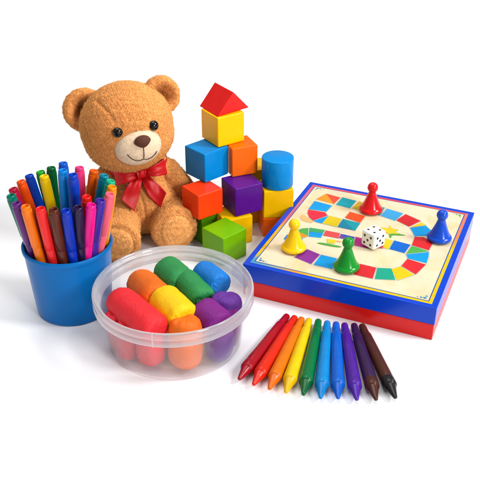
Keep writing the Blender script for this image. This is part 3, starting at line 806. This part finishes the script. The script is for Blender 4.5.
mv, mnn = mesh_np(muz)
k1, _ = smooth_noise(mv, .005, 9, 21)
mv = mv+mnn*(.00012*k1)[:, None]; muz.vertices.foreach_set('co', mv.astype(np.float32).ravel()); muz.update()
mv, mnn = mesh_np(muz)
cream = mat('cream_plush', (240, 218, 190), .9, .08, attr='Col')
muzzle = link('muzzle', fur(muz, mv, mnn, 34000, .0010, .00050, .4, (234, 208, 176), 9, bend=.5, tone=.04, clump=.25, fluff=.4), cream, bear)
def mhit(u, v): return hit(u, v, muz_bvh)
np_, nn = mhit(142.4, 141.6)
nose = ellipsoid(np_+nn*.0012, (mx, my, mn), (.0098, .0074, .0060), 40, 24)
for v in nose.vertices:
    d = v.co-np_; yy = d.dot(my); xx = d.dot(mx)
    v.co -= mx*(xx*.38*max(0, -yy)/.0074)          # narrower towards the mouth
nm = mat('brown_nose_felt', (88, 46, 30), .7, .3, bump=.5, bump_scale=900, var=.10, var_scale=300)
link('nose', nose, nm, bear)
thread = mat('dark_thread', (52, 28, 18), .7, .2)
for pts in ([(143.4, 147), (143.7, 151), (143.8, 155), (143.6, 158.8)], [(143.6, 158.6), (140, 160), (136, 160), (132, 158.4), (129, 155.8), (127.6, 154)], [(143.6, 158.6), (147, 158.8), (151, 157), (154.4, 154), (156.6, 150.6)]):
    P3 = [(lambda h: h[0]+h[1]*.0011)(mhit(*q)) for q in pts if mhit(*q)[0] is not None]
    fine = []
    for a_, b_ in zip(P3, P3[1:]): fine += [a_.lerp(b_, t/4) for t in range(4)]
    fine.append(P3[-1])
    link('mouth_stitch', tube(fine, .00046), thread, muzzle)
eyem = mat('black_glass_eye', (4, 3, 3), .05, .45)
for u, v in ((117.6, 132.2), (153.2, 125.6)):
    p, n = hit(u, v, hb)
    x, y, z = frame_of(n)
    link('eye', ellipsoid(p+n*.0012, (x, y, z), (.0060, .0060, .0050), 40, 24), eyem, bear)

# bow
satin = mat('red_satin', (188, 0, 8), .40, .38, var=.05, var_scale=120, bump=.15, bump_scale=2500)
kp, kn = hit(140, 171.5, hb)
K = kp+Vector((.25, -.9, .25))*.006
bf = Vector((.22, -.93, .22)).normalized()
t2 = radians(6)
bx0 = Vector((0, 0, 1)).cross(-bf).normalized()*-1
if bx0.x < 0: bx0 = -bx0
by0 = bf.cross(bx0).normalized()
if by0.z < 0: by0 = -by0
bx_, by_ = bx0*cos(t2)+by0*sin(t2), by0*cos(t2)-bx0*sin(t2)
bow = thing('bow', (0, 0, 0), None, None); bow.parent = bear; bow.location = K-bear.location
def strip(fn, nu, nv, th=.0005):
    """ribbon of thickness th from fn(u in 0..1, v in -1..1)"""
    G = [[Vector(fn(i/nu, -1+2*j/nv)) for j in range(nv+1)] for i in range(nu+1)]
    V, F = [], []
    W = nv+1
    nrm = [[None]*W for _ in range(nu+1)]
    for i in range(nu+1):
        for j in range(W):
            du = G[min(i+1, nu)][j]-G[max(i-1, 0)][j]; dv = G[i][min(j+1, nv)]-G[i][max(j-1, 0)]
            n = du.cross(dv); nrm[i][j] = n.normalized() if n.length > 1e-12 else bf
    for s in (1, -1):
        for i in range(nu+1):
            for j in range(W): V.append(G[i][j]+nrm[i][j]*(s*th/2))
    M = (nu+1)*W
    for i in range(nu):
        for j in range(nv):
            a = i*W+j; F.append((a, a+W, a+W+1, a+1)); F.append((M+a, M+a+1, M+a+W+1, M+a+W))
    for i in range(nu):
        for j in (0, nv):
            a = i*W+j; F.append((a, a+W, M+a+W, M+a))
    for j in range(nv):
        for i in (0, nu):
            a = i*W+j; F.append((a, a+1, M+a+1, M+a))
    me = pyd(V, F); bm = bmesh.new(); bm.from_mesh(me); bmesh.ops.recalc_face_normals(bm, faces=bm.faces); bm.to_mesh(me); bm.free()
    return me
def L3(x, y, z): return K+bx_*x+by_*y+bf*z
def loop(sgn, Lx, y_out, h_out):
    def fn(u, v):
        s = .5-.5*cos(2*pi*u); x = .003+Lx*s
        front = sin(2*pi*u)
        hw = .0042+(h_out-.0042)*s**.8
        z = .0072*front*(.35+.65*sin(pi*min(s, 1)))*(1 if front > 0 else .55)
        z += .0011*cos(v*7+1.0*sgn)*(1-s)*(1 if front > 0 else 0) + .0005*cos(v*3.3+u*5)
        return L3(sgn*x, y_out*s+hw*v+.0006*sin(u*9+v*2), z+.001)
    return strip(fn, 40, 14)
link('bow_loop', loop(-1, .0290, .0008, .0108), satin, bow)
link('bow_loop', loop(1, .0285, .0010, .0102), satin, bow)
def knot(u, v):
    a = 2*pi*u
    return L3((.0062+.0004*sin(a*2))*v*(.92+.08*cos(a)), .0068*cos(a), .0062*sin(a)+.0022+.0009*cos(v*6)*(1 if sin(a) > 0 else 0)-.0008*abs(v)**3)
link('bow_knot', strip(knot, 36, 12), satin, bow)
def tail(path, w0, w1, slant):
    """path: photo points of the centre line, laid over the tummy"""
    Q = []
    for (u, v, lift) in path:
        h, n = hit(u, v, hb)
        Q.append(h+Vector((.25, -.93, .2))*lift)
    ts = np.linspace(0, 1, len(Q))
    cf = [np.polyfit(ts, [q[k] for q in Q], 2) for k in range(3)]
    def fn(u, v):
        f = u+slant*v*u*u
        c = Vector([float(np.polyval(cf[k], f)) for k in range(3)])
        d = Vector([float(np.polyval(np.polyder(cf[k]), f)) for k in range(3)]).normalized()
        w = w0+(w1-w0)*min(1, u*1.8)**.8
        sx = d.cross(bf).normalized()
        if sx.x < 0: sx = -sx
        return c+sx*(w*v)+bf*(.0020*sin(u*6.5+v*.8)+.0012*cos(v*4.5)*(1-u))
    return strip(fn, 40, 12)
link('bow_tail', tail([(137.5, 175.5, .004), (135, 181, .009), (132, 189, .010), (129.5, 196, .010), (127, 203.5, .009)], .0045, .0098, .10), satin, bow)
link('bow_tail', tail([(144, 175.5, .004), (147.5, 181, .009), (152.5, 188, .010), (157.5, 194, .010), (162, 198, .009)], .0045, .0094, -.12), satin, bow)
# band round the neck
def neck(u, v):
    a = 2*pi*u
    c = Vector((BC.x-.0055, BC.y-.001, K.z-.0030))
    e1 = bax[0]*cos(a)*.0370+bax[1]*sin(a)*.0360
    return c+e1+Vector((0, 0, .0048*v-.0015*sin(a)))+e1.normalized()*.0022
link('neck_band', strip(neck, 72, 4), satin, bow)
